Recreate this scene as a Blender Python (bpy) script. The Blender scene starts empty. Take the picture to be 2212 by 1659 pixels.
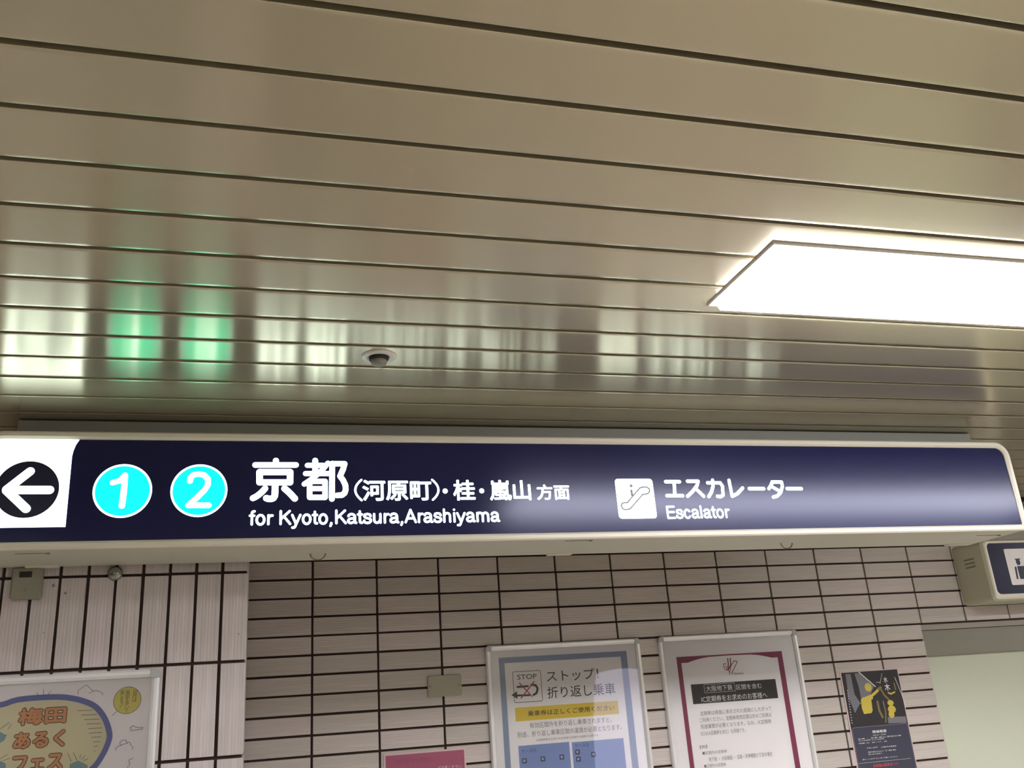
import bpy, math, random
from mathutils import Vector, Matrix
random.seed(7)
scene = bpy.context.scene
COL = scene.collection
CZ = 1.6                       # eye height above the floor

# ------------------------------------------------------------------ camera
F, PITCH, YAW, ROLL = 1976.62, 0.347039, 0.287759, -0.07276
W, H = 2212, 1659
fw = Vector((math.sin(YAW)*math.cos(PITCH), math.cos(YAW)*math.cos(PITCH), math.sin(PITCH)))
r0 = Vector((math.cos(YAW), -math.sin(YAW), 0)); u0 = r0.cross(fw)
rt = math.cos(ROLL)*r0 + math.sin(ROLL)*u0
up = -math.sin(ROLL)*r0 + math.cos(ROLL)*u0
cam_d = bpy.data.cameras.new('camera'); cam = bpy.data.objects.new('camera', cam_d); COL.objects.link(cam)
cam.matrix_world = Matrix(((rt.x, up.x, -fw.x, 0), (rt.y, up.y, -fw.y, 0), (rt.z, up.z, -fw.z, CZ), (0, 0, 0, 1)))
cam_d.sensor_width = 36; cam_d.lens = F/W*36; cam_d.clip_start = 0.05; cam_d.clip_end = 100
scene.camera = cam

# ------------------------------------------------------------------ world, exposure
world = bpy.data.worlds.new('world'); scene.world = world; world.use_nodes = True
world.node_tree.nodes['Background'].inputs[0].default_value = (0.9, 0.85, 0.75, 1)
world.node_tree.nodes['Background'].inputs[1].default_value = 0.05
vs = scene.view_settings
vs.view_transform = 'Standard'; vs.look = 'None'; vs.gamma = 1; vs.exposure = 0.14; vs.use_curve_mapping = False
LAMP_E = 24.0                   # ceiling lamps
SIGN_E = 3.2                   # back-lit sign

# ------------------------------------------------------------------ measured planes (camera at the origin)
HC = 0.79705                   # ceiling
PP, PY0 = 0.127946, 0.872252   # ceiling panel pitch and a joint
DB, DP, DS = 3.4786, 2.63845, 2.38   # tiled wall, tiled pillar, sign face
PX = -0.0135                   # right corner of the pillar

def ray(px, py): return fw + (px-W/2)/F*rt - (py-H/2)/F*up
def at(px, py, Y):
    d = ray(px, py); return d*(Y/d.y)

# ------------------------------------------------------------------ materials
def lin(c):
    return tuple(((v/255)/12.92 if v/255 <= .04045 else ((v/255+.055)/1.055)**2.4) for v in c)
def mat(name, rgb, rough=.5, metal=0, spec=.5, coat=0, coat_rough=.03, var=.06, scale=12, bump=0, bscale=60, aniso=0, tan=None):
    m = bpy.data.materials.new(name); m.use_nodes = True
    nt = m.node_tree; b = nt.nodes['Principled BSDF']; N = nt.nodes.new; L = nt.links.new
    c = lin(rgb)
    if var:
        tc = N('ShaderNodeTexCoord'); nz = N('ShaderNodeTexNoise'); nz.inputs['Scale'].default_value = scale; nz.inputs['Detail'].default_value = 4
        L(tc.outputs['Object'], nz.inputs['Vector'])
        mx = N('ShaderNodeMix'); mx.data_type = 'RGBA'
        mx.inputs[6].default_value = (*[v*(1-var) for v in c], 1); mx.inputs[7].default_value = (*[min(1, v*(1+var)) for v in c], 1)
        L(nz.outputs['Fac'], mx.inputs[0]); L(mx.outputs[2], b.inputs['Base Color'])
        if bump:
            n2 = N('ShaderNodeTexNoise'); n2.inputs['Scale'].default_value = bscale; L(tc.outputs['Object'], n2.inputs['Vector'])
            bp = N('ShaderNodeBump'); bp.inputs['Strength'].default_value = bump; bp.inputs['Distance'].default_value = .002
            L(n2.outputs['Fac'], bp.inputs['Height']); L(bp.outputs[0], b.inputs['Normal'])
    else: b.inputs['Base Color'].default_value = (*c, 1)
    b.inputs['Roughness'].default_value = rough; b.inputs['Metallic'].default_value = metal
    b.inputs['Specular IOR Level'].default_value = spec
    b.inputs['Coat Weight'].default_value = coat; b.inputs['Coat Roughness'].default_value = coat_rough
    if aniso:
        b.inputs['Anisotropic'].default_value = aniso
        cx = N('ShaderNodeCombineXYZ'); cx.inputs[tan].default_value = 1; L(cx.outputs[0], b.inputs['Tangent'])
    return m
def emis(name, rgb, s, rough=.3):
    m = bpy.data.materials.new(name); m.use_nodes = True
    b = m.node_tree.nodes['Principled BSDF']
    b.inputs['Base Color'].default_value = (*[min(.8, v) for v in rgb], 1); b.inputs['Roughness'].default_value = rough
    b.inputs['Emission Color'].default_value = (*rgb, 1); b.inputs['Emission Strength'].default_value = s
    return m
def tile_mat(name, rgb, spread):
    m = bpy.data.materials.new(name); m.use_nodes = True
    nt = m.node_tree; b = nt.nodes['Principled BSDF']; N = nt.nodes.new; L = nt.links.new
    tc = N('ShaderNodeTexCoord'); oi = N('ShaderNodeObjectInfo')
    c = lin(rgb)
    ramp = N('ShaderNodeValToRGB'); e = ramp.color_ramp.elements
    e[0].color = (c[0]*(1-spread), c[1]*(1-spread*.7), c[2]*(1-spread*1.2), 1); e[1].color = (c[0]*(1+spread), c[1]*(1+spread*.8), c[2]*(1+spread), 1)
    x = e.new(.5); x.color = (c[0], c[1]*1.02, c[2]*.98, 1)
    L(oi.outputs['Random'], ramp.inputs[0])
    mp = N('ShaderNodeMapping'); mp.inputs['Scale'].default_value = (3, 1, 130)     # ribs run along the tile's length
    L(tc.outputs['Object'], mp.inputs[0])
    add = N('ShaderNodeVectorMath'); add.operation = 'ADD'; L(mp.outputs[0], add.inputs[0]); L(oi.outputs['Location'], add.inputs[1])
    rib = N('ShaderNodeTexNoise'); rib.inputs['Scale'].default_value = 1.6; rib.inputs['Detail'].default_value = 3; rib.inputs['Roughness'].default_value = .7
    L(add.outputs[0], rib.inputs['Vector'])
    wv = N('ShaderNodeTexWave'); wv.bands_direction = 'Z'; wv.inputs['Scale'].default_value = 38; wv.inputs['Distortion'].default_value = .35
    L(tc.outputs['Object'], wv.inputs['Vector'])
    sp = N('ShaderNodeTexNoise'); sp.inputs['Scale'].default_value = 9; L(add.outputs[0], sp.inputs['Vector'])
    mr = N('ShaderNodeMapRange'); mr.inputs[1].default_value = .3; mr.inputs[2].default_value = .7; mr.inputs[3].default_value = .86; mr.inputs[4].default_value = 1.08
    L(rib.outputs['Fac'], mr.inputs[0])
    mul = N('ShaderNodeMix'); mul.data_type = 'RGBA'; mul.blend_type = 'MULTIPLY'; mul.inputs[0].default_value = 1
    L(ramp.outputs[0], mul.inputs[6]); L(mr.outputs[0], mul.inputs[7]); L(mul.outputs[2], b.inputs['Base Color'])
    b.inputs['Roughness'].default_value = .38; b.inputs['Specular IOR Level'].default_value = .45
    ad = N('ShaderNodeMath'); ad.operation = 'MULTIPLY_ADD'; ad.inputs[1].default_value = .5
    L(rib.outputs['Fac'], ad.inputs[0]); L(wv.outputs['Fac'], ad.inputs[2])
    bp = N('ShaderNodeBump'); bp.inputs['Strength'].default_value = .35; bp.inputs['Distance'].default_value = .0008
    L(ad.outputs[0], bp.inputs['Height']); L(bp.outputs[0], b.inputs['Normal'])
    return m
def acrylic_mat():
    m = bpy.data.materials.new('acrylic'); m.use_nodes = True
    nt = m.node_tree; N = nt.nodes.new; L = nt.links.new
    nt.nodes.remove(nt.nodes['Principled BSDF']); out = nt.nodes['Material Output']
    tr = N('ShaderNodeBsdfTransparent'); gl = N('ShaderNodeBsdfGlossy'); gl.inputs['Roughness'].default_value = .015
    tc = N('ShaderNodeTexCoord'); nz = N('ShaderNodeTexNoise'); nz.inputs['Scale'].default_value = 2.2; nz.inputs['Detail'].default_value = 0
    L(tc.outputs['Object'], nz.inputs['Vector'])
    bp = N('ShaderNodeBump'); bp.inputs['Strength'].default_value = .5; bp.inputs['Distance'].default_value = .02
    L(nz.outputs['Fac'], bp.inputs['Height']); L(bp.outputs[0], gl.inputs['Normal'])
    fr = N('ShaderNodeFresnel'); fr.inputs[0].default_value = 1.5; L(bp.outputs[0], fr.inputs['Normal'])
    ml = N('ShaderNodeMath'); ml.operation = 'MULTIPLY'; ml.inputs[1].default_value = 1.6; ml.use_clamp = True; L(fr.outputs[0], ml.inputs[0])
    mx = N('ShaderNodeMixShader'); L(ml.outputs[0], mx.inputs[0]); L(tr.outputs[0], mx.inputs[1]); L(gl.outputs[0], mx.inputs[2]); L(mx.outputs[0], out.inputs[0])
    return m

M = {}
M['panel'] = mat('ceiling_enamel', (206, 196, 168), rough=.2, metal=.64, spec=1.0, var=.03, scale=3, aniso=.8, tan=1)
M['void'] = mat('ceiling_void', (70, 62, 48), rough=.9, var=.1)
M['grout'] = mat('dark_grout', (60, 44, 38), rough=.95, var=.15, scale=40)
M['tile'] = tile_mat('wall_tile', (192, 182, 178), .07)
M['ptile'] = tile_mat('pillar_tile', (198, 188, 190), .05)
M['plaster'] = mat('plaster', (200, 192, 175), rough=.8)
M['floor'] = mat('floor_tile', (184, 178, 166), rough=.45, scale=2)
M['white_metal'] = mat('white_enamel', (205, 204, 188), rough=.35, var=.03, scale=4)
M['frame_white'] = mat('white_frame', (222, 216, 200), rough=.3, var=.02)
M['grey_metal'] = mat('grey_plate', (150, 150, 141), rough=.45, var=.04)
M['navy'] = mat('navy_acrylic', (29, 32, 74), rough=.18, spec=.33, var=0)
M['navy'].node_tree.nodes['Principled BSDF'].inputs['Specular Tint'].default_value = (.80, .80, 1.0, 1)
M['lit_white'] = emis('lit_white', (.80, 1, .96), SIGN_E)
M['lit_green'] = emis('lit_green', (0.0, .60, .32), SIGN_E)
M['grey_line'] = emis('lit_grey_line', (.06, .06, .06), 1.0)
M['lit_soft'] = emis('lit_soft', (.80, 1, .96), SIGN_E*.6)
M['dark'] = mat('dark_slot', (40, 36, 32), rough=.7, var=0)
M['hardware'] = mat('hardware', (130, 124, 108), rough=.5, var=.05)
M['alu'] = mat('brushed_aluminium', (240, 240, 242), rough=.25, metal=.3, var=.03, scale=8)
M['alu_corner'] = mat('plastic_corner', (168, 170, 172), rough=.3, var=.03)
M['acrylic'] = acrylic_mat()
M['lit_lavender'] = emis('lit_lavender', (.74, .72, 1.0), 3.0)
M['lamp_dim'] = emis('lamp_diffuser_dim', (1.0, .97, .93), LAMP_E*.45)  # lamps behind the viewer, dimmed to leave the upper pillar darker
M['lamp_slot'] = emis('lamp_slot', (1.0, .95, 1.0), 110.0)
M['lamp'] = emis('lamp_diffuser', (.975, .975, 1.0), LAMP_E)
M['lamp_frame'] = mat('lamp_frame', (225, 222, 218), rough=.35, var=0)
M['box_grey'] = mat('grey_plastic', (140, 138, 124), rough=.5)
M['beige'] = mat('beige_plate', (160, 156, 138), rough=.5)
M['cream'] = mat('cream_casing', (186, 184, 160), rough=.5, var=.05)
M['dnavy'] = mat('dark_navy_face', (24, 26, 60), rough=.3, var=0)
M['door'] = mat('door_enamel', (200, 205, 186), rough=.12, spec=.6, var=.02, scale=2)
M['door_head'] = mat('door_head', (132, 130, 118), rough=.4, var=.04)
M['door_frame'] = mat('door_frame', (150, 142, 132), rough=.5)
M['chrome'] = mat('dull_chrome', (150, 152, 145), rough=.2, metal=.8, var=0)
M['paper'] = mat('paper', (240, 236, 236), rough=.6, var=.01)
def ink(n, c, r=.6):
    M[n] = mat('print_'+n, c, rough=r, var=0); return n
for n, c in dict(black=(45, 42, 42), grey=(120, 114, 112), blueband=(142, 156, 184), bluebox=(132, 152, 200), navyink=(50, 62, 105), yellow=(222, 196, 60), red=(170, 45, 58),
                 wine=(138, 52, 86), wine_logo=(130, 40, 60), white=(226, 222, 220), orange=(206, 150, 104), brown=(86, 62, 46), cream_ink=(216, 210, 176), ring_blue=(108, 116, 170),
                 bubble=(216, 206, 118), teal=(128, 160, 160), pencil=(110, 100, 98), magenta=(156, 78, 106), magenta_dark=(136, 66, 90), pinkpaper=(205, 180, 180),
                 night=(38, 34, 36), steel=(112, 112, 120), gold=(196, 176, 70), darkgold=(120, 108, 60), slate=(52, 54, 72), lilac=(150, 140, 150), redtext=(200, 60, 60), wallgrey=(90, 88, 84)).items(): ink(n, c)

# ------------------------------------------------------------------ mesh helpers (vertices in metres, camera at the origin)
class MB:
    def __init__(s): s.v = []; s.f = []; s.sm = []
    def add(s, vs, fs, smooth=False):
        n = len(s.v); s.v += [Vector(v) for v in vs]
        for f in fs: s.f.append([i+n for i in f]); s.sm.append(smooth)
        return s
    def box(s, x0, x1, y0, y1, z0, z1, b=0):
        if b <= 0:
            vs = [(x, y, z) for x in (x0, x1) for y in (y0, y1) for z in (z0, z1)]
            return s.add(vs, [(0, 1, 3, 2), (4, 6, 7, 5), (0, 4, 5, 1), (2, 3, 7, 6), (0, 2, 6, 4), (1, 5, 7, 3)])
        vs = []; idx = {}
        for i, (x, sx) in enumerate(((x0, 1), (x1, -1))):
            for j, (y, sy) in enumerate(((y0, 1), (y1, -1))):
                for k, (z, sz) in enumerate(((z0, 1), (z1, -1))):
                    idx[(i, j, k, 0)] = len(vs); vs.append((x, y+sy*b, z+sz*b))
                    idx[(i, j, k, 1)] = len(vs); vs.append((x+sx*b, y, z+sz*b))
                    idx[(i, j, k, 2)] = len(vs); vs.append((x+sx*b, y+sy*b, z))
        fs = []
        for a in range(3):
            o = [q for q in range(3) if q != a]
            for e in (0, 1):
                q = []
                for (p, r) in ((0, 0), (1, 0), (1, 1), (0, 1)):
                    t = [0, 0, 0]; t[a] = e; t[o[0]] = p; t[o[1]] = r; q.append(idx[(*t, a)])
                fs.append(q)
        for a in range(3):                    # edges along axis a
            o = [q for q in range(3) if q != a]
            for p in (0, 1):
                for r in (0, 1):
                    t0 = [0, 0, 0]; t1 = [0, 0, 0]; t0[a] = 0; t1[a] = 1
                    for t in (t0, t1): t[o[0]] = p; t[o[1]] = r
                    fs.append([idx[(*t0, o[0])], idx[(*t0, o[1])], idx[(*t1, o[1])], idx[(*t1, o[0])]])
        for i in (0, 1):
            for j in (0, 1):
                for k in (0, 1): fs.append([idx[(i, j, k, 0)], idx[(i, j, k, 1)], idx[(i, j, k, 2)]])
        return s.add(vs, fs)
    def prism(s, pts, y0, y1, b=0):
        """outline pts (x,z) extruded from y0 (towards the viewer) to y1, front edge chamfered by b"""
        n = len(pts); cx = sum(p[0] for p in pts)/n; cz = sum(p[1] for p in pts)/n
        rings = [(y1, 0)]
        if b: rings += [(y0+b, 0), (y0, b)]
        else: rings += [(y0, 0)]
        vs = []
        for y, d in rings:
            for x, z in pts:
                dx, dz = x-cx, z-cz
                vs.append((x-(math.copysign(d, dx) if abs(dx) > d else 0), y, z-(math.copysign(d, dz) if abs(dz) > d else 0)))
        fs = []
        for k in range(len(rings)-1):
            for i in range(n): fs.append((k*n+i, k*n+(i+1) % n, (k+1)*n+(i+1) % n, (k+1)*n+i))
        fs.append([(len(rings)-1)*n+i for i in range(n)]); fs.append([i for i in range(n)][::-1])
        return s.add(vs, fs)
    def band(s, profiles, closed=True, smooth=False):
        """profiles: list of equally long lists of 3D points, joined one to the next"""
        n = len(profiles[0]); vs = [p for pr in profiles for p in pr]; fs = []
        for k in range(len(profiles)-1):
            for i in range(n if closed else n-1): fs.append((k*n+i, k*n+(i+1) % n, (k+1)*n+(i+1) % n, (k+1)*n+i))
        return s.add(vs, fs, smooth)
    def lathe(s, prof, c, axis='z', n=32, smooth=True):
        """prof: (radius, along axis)"""
        rings = []
        for r, h in prof:
            rg = []
            for i in range(n):
                a = 2*math.pi*i/n
                if axis == 'z': rg.append((c[0]+r*math.cos(a), c[1]+r*math.sin(a), c[2]+h))
                else: rg.append((c[0]+r*math.cos(a), c[1]+h, c[2]+r*math.sin(a)))
            rings.append(rg)
        s.band(rings, True, smooth)
        n0 = len(s.v)-n; s.f.append(list(range(n0, n0+n))); s.sm.append(False)
        n1 = len(s.v)-n*len(prof); s.f.append(list(range(n1, n1+n))[::-1]); s.sm.append(False)
        return s
    def tube(s, path, r, n=8):
        rings = []
        path = [Vector(p) for p in path]
        for i, p in enumerate(path):
            t = (path[min(i+1, len(path)-1)]-path[max(i-1, 0)]).normalized()
            a = t.orthogonal().normalized() if i == 0 else (a0 - t*a0.dot(t)).normalized()
            a0 = a; b = t.cross(a)
            rings.append([p+r*(math.cos(2*math.pi*k/n)*a+math.sin(2*math.pi*k/n)*b) for k in range(n)])
        s.band(rings, True, True); L = len(rings)*n
        s.f.append([len(s.v)-L+k for k in range(n)][::-1]); s.f.append([len(s.v)-n+k for k in range(n)]); s.sm += [False, False]
        return s
    # flat print, lying in the plane y
    def poly(s, pts, y): return s.add([(x, y, z) for x, z in pts], [list(range(len(pts)))])
    def disc(s, cx, cz, r, y, n=48, rz=None): return s.poly([(cx+r*math.cos(2*math.pi*i/n), cz+(rz or r)*math.sin(2*math.pi*i/n)) for i in range(n)], y)
    def stroke(s, pts, w, y, closed=False, cap=True):
        P = [Vector((p[0], p[1])) for p in pts]
        if closed: P.append(P[0])
        h = w/2
        for i in range(len(P)-1):
            a, b = P[i], P[i+1]; d = (b-a)
            if d.length < 1e-7: continue
            d.normalize(); nn = Vector((-d.y, d.x))*h
            s.add([(a.x+nn.x, y, a.y+nn.y), (a.x-nn.x, y, a.y-nn.y), (b.x-nn.x, y, b.y-nn.y), (b.x+nn.x, y, b.y+nn.y)], [(0, 1, 2, 3)])
        if cap:
            for p in P: s.disc(p.x, p.y, h, y, 14)
        return s
    def ribbon(s, pts, w, y, closed=False):
        """flat printed line of width w, mitred, round ends, nothing overlapping"""
        s.k = getattr(s, 'k', 0)+1; y = y-s.k*8e-6
        P = []
        for p in pts:
            q = Vector((p[0], p[1]))
            if not P or (q-P[-1]).length > 1e-6: P.append(q)
        n = len(P); h = w/2; Lf = []; Rg = []
        for i in range(n):
            a = P[i-1] if (closed or i > 0) else None; c = P[(i+1) % n] if (closed or i < n-1) else None
            d1 = (P[i]-a).normalized() if a is not None else (c-P[i]).normalized()
            d2 = (c-P[i]).normalized() if c is not None else d1
            n1 = Vector((-d1.y, d1.x)); n2 = Vector((-d2.y, d2.x)); m = (n1+n2)
            m = n1 if m.length < .3 else m.normalized(); m = m*(h/max(.55, m.dot(n1)))
            Lf.append(P[i]+m); Rg.append(P[i]-m)
        k = n if closed else n-1
        vs = [(p.x, y, p.y) for p in Lf]+[(p.x, y, p.y) for p in Rg]
        s.add(vs, [(i, n+i, n+(i+1) % n, (i+1) % n) for i in range(k)])
        if not closed:
            for e_, a, b in ((P[0], Lf[0], Rg[0]), (P[-1], Rg[-1], Lf[-1])):
                a0 = math.atan2(a.y-e_.y, a.x-e_.x); s.poly([(e_.x+h*math.cos(a0+math.pi*q/6), e_.y+h*math.sin(a0+math.pi*q/6)) for q in range(7)], y)
        return s
    def build(s, name, m, parent=None, loc=None):
        me = bpy.data.meshes.new(name); o = bpy.data.objects.new(name, me)
        if parent is not None:
            base = ROOTS[parent.name] if parent.name in ROOTS else Vector((0, 0, 0)); ROOTS[o.name] = base; o.parent = parent
        else:
            base = Vector(loc) if loc is not None else Vector((0, 0, 0)); ROOTS[o.name] = base
            o.location = base+Vector((0, 0, CZ))
        me.from_pydata([tuple(v-base) for v in s.v], [], s.f)
        me.polygons.foreach_set('use_smooth', s.sm)
        me.materials.append(m if not isinstance(m, str) else M[m]); me.update()
        COL.objects.link(o)
        return o
ROOTS = {}
def thing(name, label, cat, loc, group=None):
    o = bpy.data.objects.new(name, None); COL.objects.link(o); o.empty_display_size = .05
    ROOTS[o.name] = Vector(loc); o.location = Vector(loc)+Vector((0, 0, CZ))
    o['label'] = label; o['category'] = cat
    if group: o['group'] = group
    return o
def tag(o, label, cat, group=None):
    o['label'] = label; o['category'] = cat
    if group: o['group'] = group
    return o
def struct(o): o['kind'] = 'structure'; return o
def rrect(x0, x1, z0, z1, r, n=6, r2=None):
    """rounded rectangle, r = (bottom-left, bottom-right, top-right, top-left) or one number"""
    rs = r if isinstance(r, tuple) else (r,)*4; pts = []
    for (cx, cz, a0, q) in ((x0+rs[0], z0+rs[0], 180, rs[0]), (x1-rs[1], z0+rs[1], 270, rs[1]), (x1-rs[2], z1-rs[2], 0, rs[2]), (x0+rs[3], z1-rs[3], 90, rs[3])):
        for i in range(n+1):
            a = math.radians(a0+90*i/n); pts.append((cx+q*math.cos(a), cz+q*math.sin(a)))
    return pts
def at3(pts, y): return [(x, y, z) for x, z in pts]
def shape_text(mb, s, x0, x1, z0, z1, y, bold=0, align='bbox', line=1.0, fat=0):
    """lettering fitted to the box x0..x1, z0..z1 in the plane y"""
    c = bpy.data.curves.new('lettering', 'FONT'); c.body = s; c.resolution_u = 3; c.offset = 0; c.space_line = line
    if align == 'col': c.align_x = 'CENTER'
    o = bpy.data.objects.new('lettering', c); COL.objects.link(o)
    bpy.context.view_layer.update()
    me = o.evaluated_get(bpy.context.evaluated_depsgraph_get()).to_mesh()
    vs = [tuple(v.co) for v in me.vertices]; fs = [list(p.vertices) for p in me.polygons]
    bpy.data.objects.remove(o); bpy.data.curves.remove(c)
    ax = min(v[0] for v in vs); bx = max(v[0] for v in vs); ay = min(v[1] for v in vs); by = max(v[1] for v in vs)
    fat = fat or bold*(z1-z0)*.55
    if line != 1.0 or '\n' in s: fat = 0
    x0 += fat; x1 -= fat; z0 += fat; z1 -= fat
    sh = [(0, 0)] if not fat else [(fat*math.cos(q*math.pi/4), fat*math.sin(q*math.pi/4)) for q in range(8)]
    for i, (dx, dz) in enumerate(sh):
        mb.add([(x0+dx+(v[0]-ax)/(bx-ax)*(x1-x0), y-i*6e-6, z0+dz+(v[1]-ay)/(by-ay)*(z1-z0)) for v in vs], fs)
    return mb

# ------------------------------------------------------------------ setting
XL, XR, YR = -6.0, 9.0, -3.6
FZ = -CZ
struct(MB().box(XL, XR, YR, DB+.1, FZ-.05, FZ).build('floor', 'floor'))
struct(MB().box(XL, XR, YR-.1, YR, FZ, HC+.1).build('wall_front', 'plaster'))
struct(MB().box(XL-.1, XL, YR-.1, DB+.1, FZ, HC+.1).build('wall_left', 'plaster'))
struct(MB().box(XR, XR+.1, YR-.1, DB+.1, FZ, HC+.1).build('wall_right', 'plaster'))

# ceiling: dark void above, one long enamelled panel after the other
ceiling = struct(MB().box(XL, XR, YR, DB+.1, HC+.02, HC+.08).build('ceiling', 'void'))
def panel_mesh():
    w = PP/2-.0054; n = 14; prof = [(-w, .018), (-w, .0006), (-w+.0002, .0002)]
    for i in range(n+1):
        t = -1+2*i/n; prof.append((t*(w-.0008), .0003*(1-t*t)))
    prof += [(w-.0002, .0002), (w, .0006), (w, .018)]
    me = bpy.data.meshes.new('ceiling_panel'); vs = []; fs = []
    for x in (XL, XR): vs += [(x, y, z) for y, z in prof]
    k = len(prof)
    for i in range(k-1): fs.append((i, i+1, k+i+1, k+i))
    me.from_pydata(vs, [], fs); me.materials.append(M['panel'])
    me.polygons.foreach_set('use_smooth', [2 <= i < k-3 for i in range(k-1)]); me.update()
    return me
pm = panel_mesh()
k = -34
while PY0+(k+.5)*PP < DB:
    yc = PY0+(k+.5)*PP
    o = bpy.data.objects.new('ceiling_panel', pm); o.parent = ceiling; COL.objects.link(o)
    o.location = (0, yc, HC+random.uniform(-.0004, .0004)); o.rotation_euler = (random.uniform(-.004, .004), 0, 0)
    k += 1

# tiled wall behind the sign
TL_, TS = .2350, .06729          # pitch along / across a tile
JT = .0078                       # joint
def tile_mesh(name, m, l=TL_-JT, s=TS-JT, d=.011):
    mb = MB().box(-l/2, l/2, 0, d, -s/2, s/2, .0012)
    me = bpy.data.meshes.new(name); me.from_pydata([tuple(v) for v in mb.v], [], mb.f); me.materials.append(m); me.update(); return me
DX0, DZ1 = 2.79, .2484           # door opening: left edge, top
wall = MB()
wall.box(XL, DX0, DB+.005, DB+.1, FZ, HC+.02).box(DX0, XR, DB+.005, DB+.1, DZ1, HC+.02).box(DX0+1.1, XR, DB+.005, DB+.1, FZ, DZ1)
wall = struct(wall.build('wall_back', 'grout'))
tm = tile_mesh('tile', M['tile']); halves = {}
def put_tile(mesh, x, y, z, parent, roll=0, name='tile'):
    o = bpy.data.objects.new(name, mesh); o.parent = parent; COL.objects.link(o)
    o.location = (x+random.uniform(-.0004, .0004), y+random.uniform(-.0006, .0006), z+CZ*0+random.uniform(-.0004, .0004)+0)
    o.rotation_euler = (random.uniform(-.004, .004), roll+random.uniform(-.002, .002), random.uniform(-.003, .003)); return o
wall_x0, wall_z0 = .21106, .58889
rest = MB()
def cut_mesh(key, l, s, m):
    if key not in halves: halves[key] = tile_mesh('tile_cut', m, l, s)
    return halves[key]
for row in range(-3, 33):
    zc = wall_z0-(row+.5)*TS
    for c in range(-1, 24):
        x0, x1 = wall_x0+(c-0)*TL_, wall_x0+(c+1)*TL_
        if c == -1: x0 = wall_x0-TL_
        if zc < DZ1 and x0 >= DX0-.02 and x0 < DX0+1.1: continue
        lx0, lx1 = x0+JT/2, x1-JT/2
        if zc < DZ1+TS/2-.01 and lx0 < DX0 < lx1: lx1 = DX0-.001
        if lx1-lx0 < .01: continue
        if 0 <= row < 15 and c <= 14:
            l = lx1-lx0
            me = tm if abs(l-(TL_-JT)) < .001 else cut_mesh(round(l, 3), l, TS-JT, M['tile'])
            put_tile(me, (lx0+lx1)/2, DB-.006+.001, zc, wall)
        else:
            rest.box(lx0, lx1, DB-.005, DB+.006, zc-(TS-JT)/2, zc+(TS-JT)/2, .0012)
for row in range(-3, 33):        # the part of the wall left of column 0 next to the pillar is built above (column -1)
    pass
ro = rest.build('tile_field', 'tile', wall); ro['kind'] = 'stuff'

# tiled pillar, left
pil = struct(MB().box(XL, PX-.004, DP+.005, DB+.004, FZ, HC+.02).build('pillar', 'grout'))
ptm = tile_mesh('tile', M['ptile']); ptm_last = tile_mesh('tile', M['ptile'], TL_-JT, TS-JT/2-.0005)
px0, pz0 = -.61919, .42058
rest = MB()
for r in range(-2, 9):
    zt, zb = pz0-r*TL_+TL_, pz0-r*TL_
    if zt > HC: zt = HC
    for c in range(-30, 9):
        xa, xb = px0+c*TS, px0+(c+1)*TS
        if zt-zb < .03: continue
        la, lb = xa+JT/2, xb-JT/2
        if c == 8: lb = PX
        if c >= -6 and 0 <= r <= 4:
            put_tile(ptm_last if c == 8 else ptm, (la+lb)/2, DP-.005, (zt+zb)/2, pil, math.pi/2)
        else:
            rest.box(la, lb, DP-.005, DP+.006, zb+JT/2, zt-JT/2, .0012)
for r in range(-2, 9):           # return face of the pillar
    zb = pz0-r*TL_; zt = min(zb+TL_, HC)
    if zt-zb < .03: continue
    for c in range(12):
        ya = DP+.008+c*TS
        rest.box(PX-.011, PX, ya, ya+TS-JT, zb+JT/2, zt-JT/2, .0012)
ro = rest.build('tile_field', 'ptile', pil); ro['kind'] = 'stuff'

for sx, sz, sr in ((-.4990, .3985, .0042), (-.4690, .3780, .0034), (-.5240, .2985, .0016), (-.5110, .2800, .0018), (-.0330, .2560, .0022)):
    pts = [(sx+sr*random.uniform(.6, 1.1)*math.cos(q*.6283), sz+sr*random.uniform(.8, 1.4)*math.sin(q*.6283)) for q in range(10)]
    MB().poly(pts, DP-.0066).build('stain', 'hardware', pil)
# door opening at the right
dr = struct(MB().box(DX0, DX0+1.1, DB+.03, DB+.07, FZ, .118).build('door_1', 'door'))
hd = MB().box(DX0, DX0+1.1, DB+.012, DB+.07, .118, .226, .002).build('header_panel', 'door_head', dr)
fr = MB().box(DX0, DX0+1.1, DB-.001, DB+.07, .226, DZ1, .001).build('door_frame', 'door_frame', dr)

# ------------------------------------------------------------------ ceiling lamps
def lamp(x0, x1, y0, y1, label, m_='lamp'):
    t = thing('ceiling_lamp', label, 'lamp', ((x0+x1)/2, (y0+y1)/2, HC), 'fluorescent ceiling lamps')
    e = .016; zb = HC-.022
    def ring(d, z): return [(x0+d, y0+d, z), (x1-d, y0+d, z), (x1-d, y1-d, z), (x0+d, y1-d, z)]
    MB().band([ring(0, HC+.004), ring(0, HC-.003), ring(.002, HC-.005), ring(e, HC-.005), ring(e, HC-.002)]).build('lamp_frame', 'lamp_frame', t)
    m = MB(); m.band([ring(e-.002, HC-.004), ring(e+.003, zb), ring(e+.02, zb-.006)]); n = len(m.v); m.f.append([n-4, n-3, n-2, n-1]); m.sm.append(False)
    m.build('diffuser', m_, t)
    return t
lamp(.918, 3.40, 1.321, 1.597, 'long white ceiling lamp with glowing diffuser, right of the hanging sign')
lamp(-1.6, .85, -1.1, -.82, 'white ceiling lamp behind the viewer, second row, left one', 'lamp_dim')
lamp(2.2, 4.65, -1.1, -.82, 'white ceiling lamp behind the viewer, second row, right one', 'lamp_dim')
lamp(.4, 2.9, -3.2, -2.92, 'white ceiling lamp near the wall behind the viewer, middle one', 'lamp_dim')
lamp(5.2, 7.65, 1.321, 1.597, 'white ceiling lamp out of view in the same row, far right')

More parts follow.
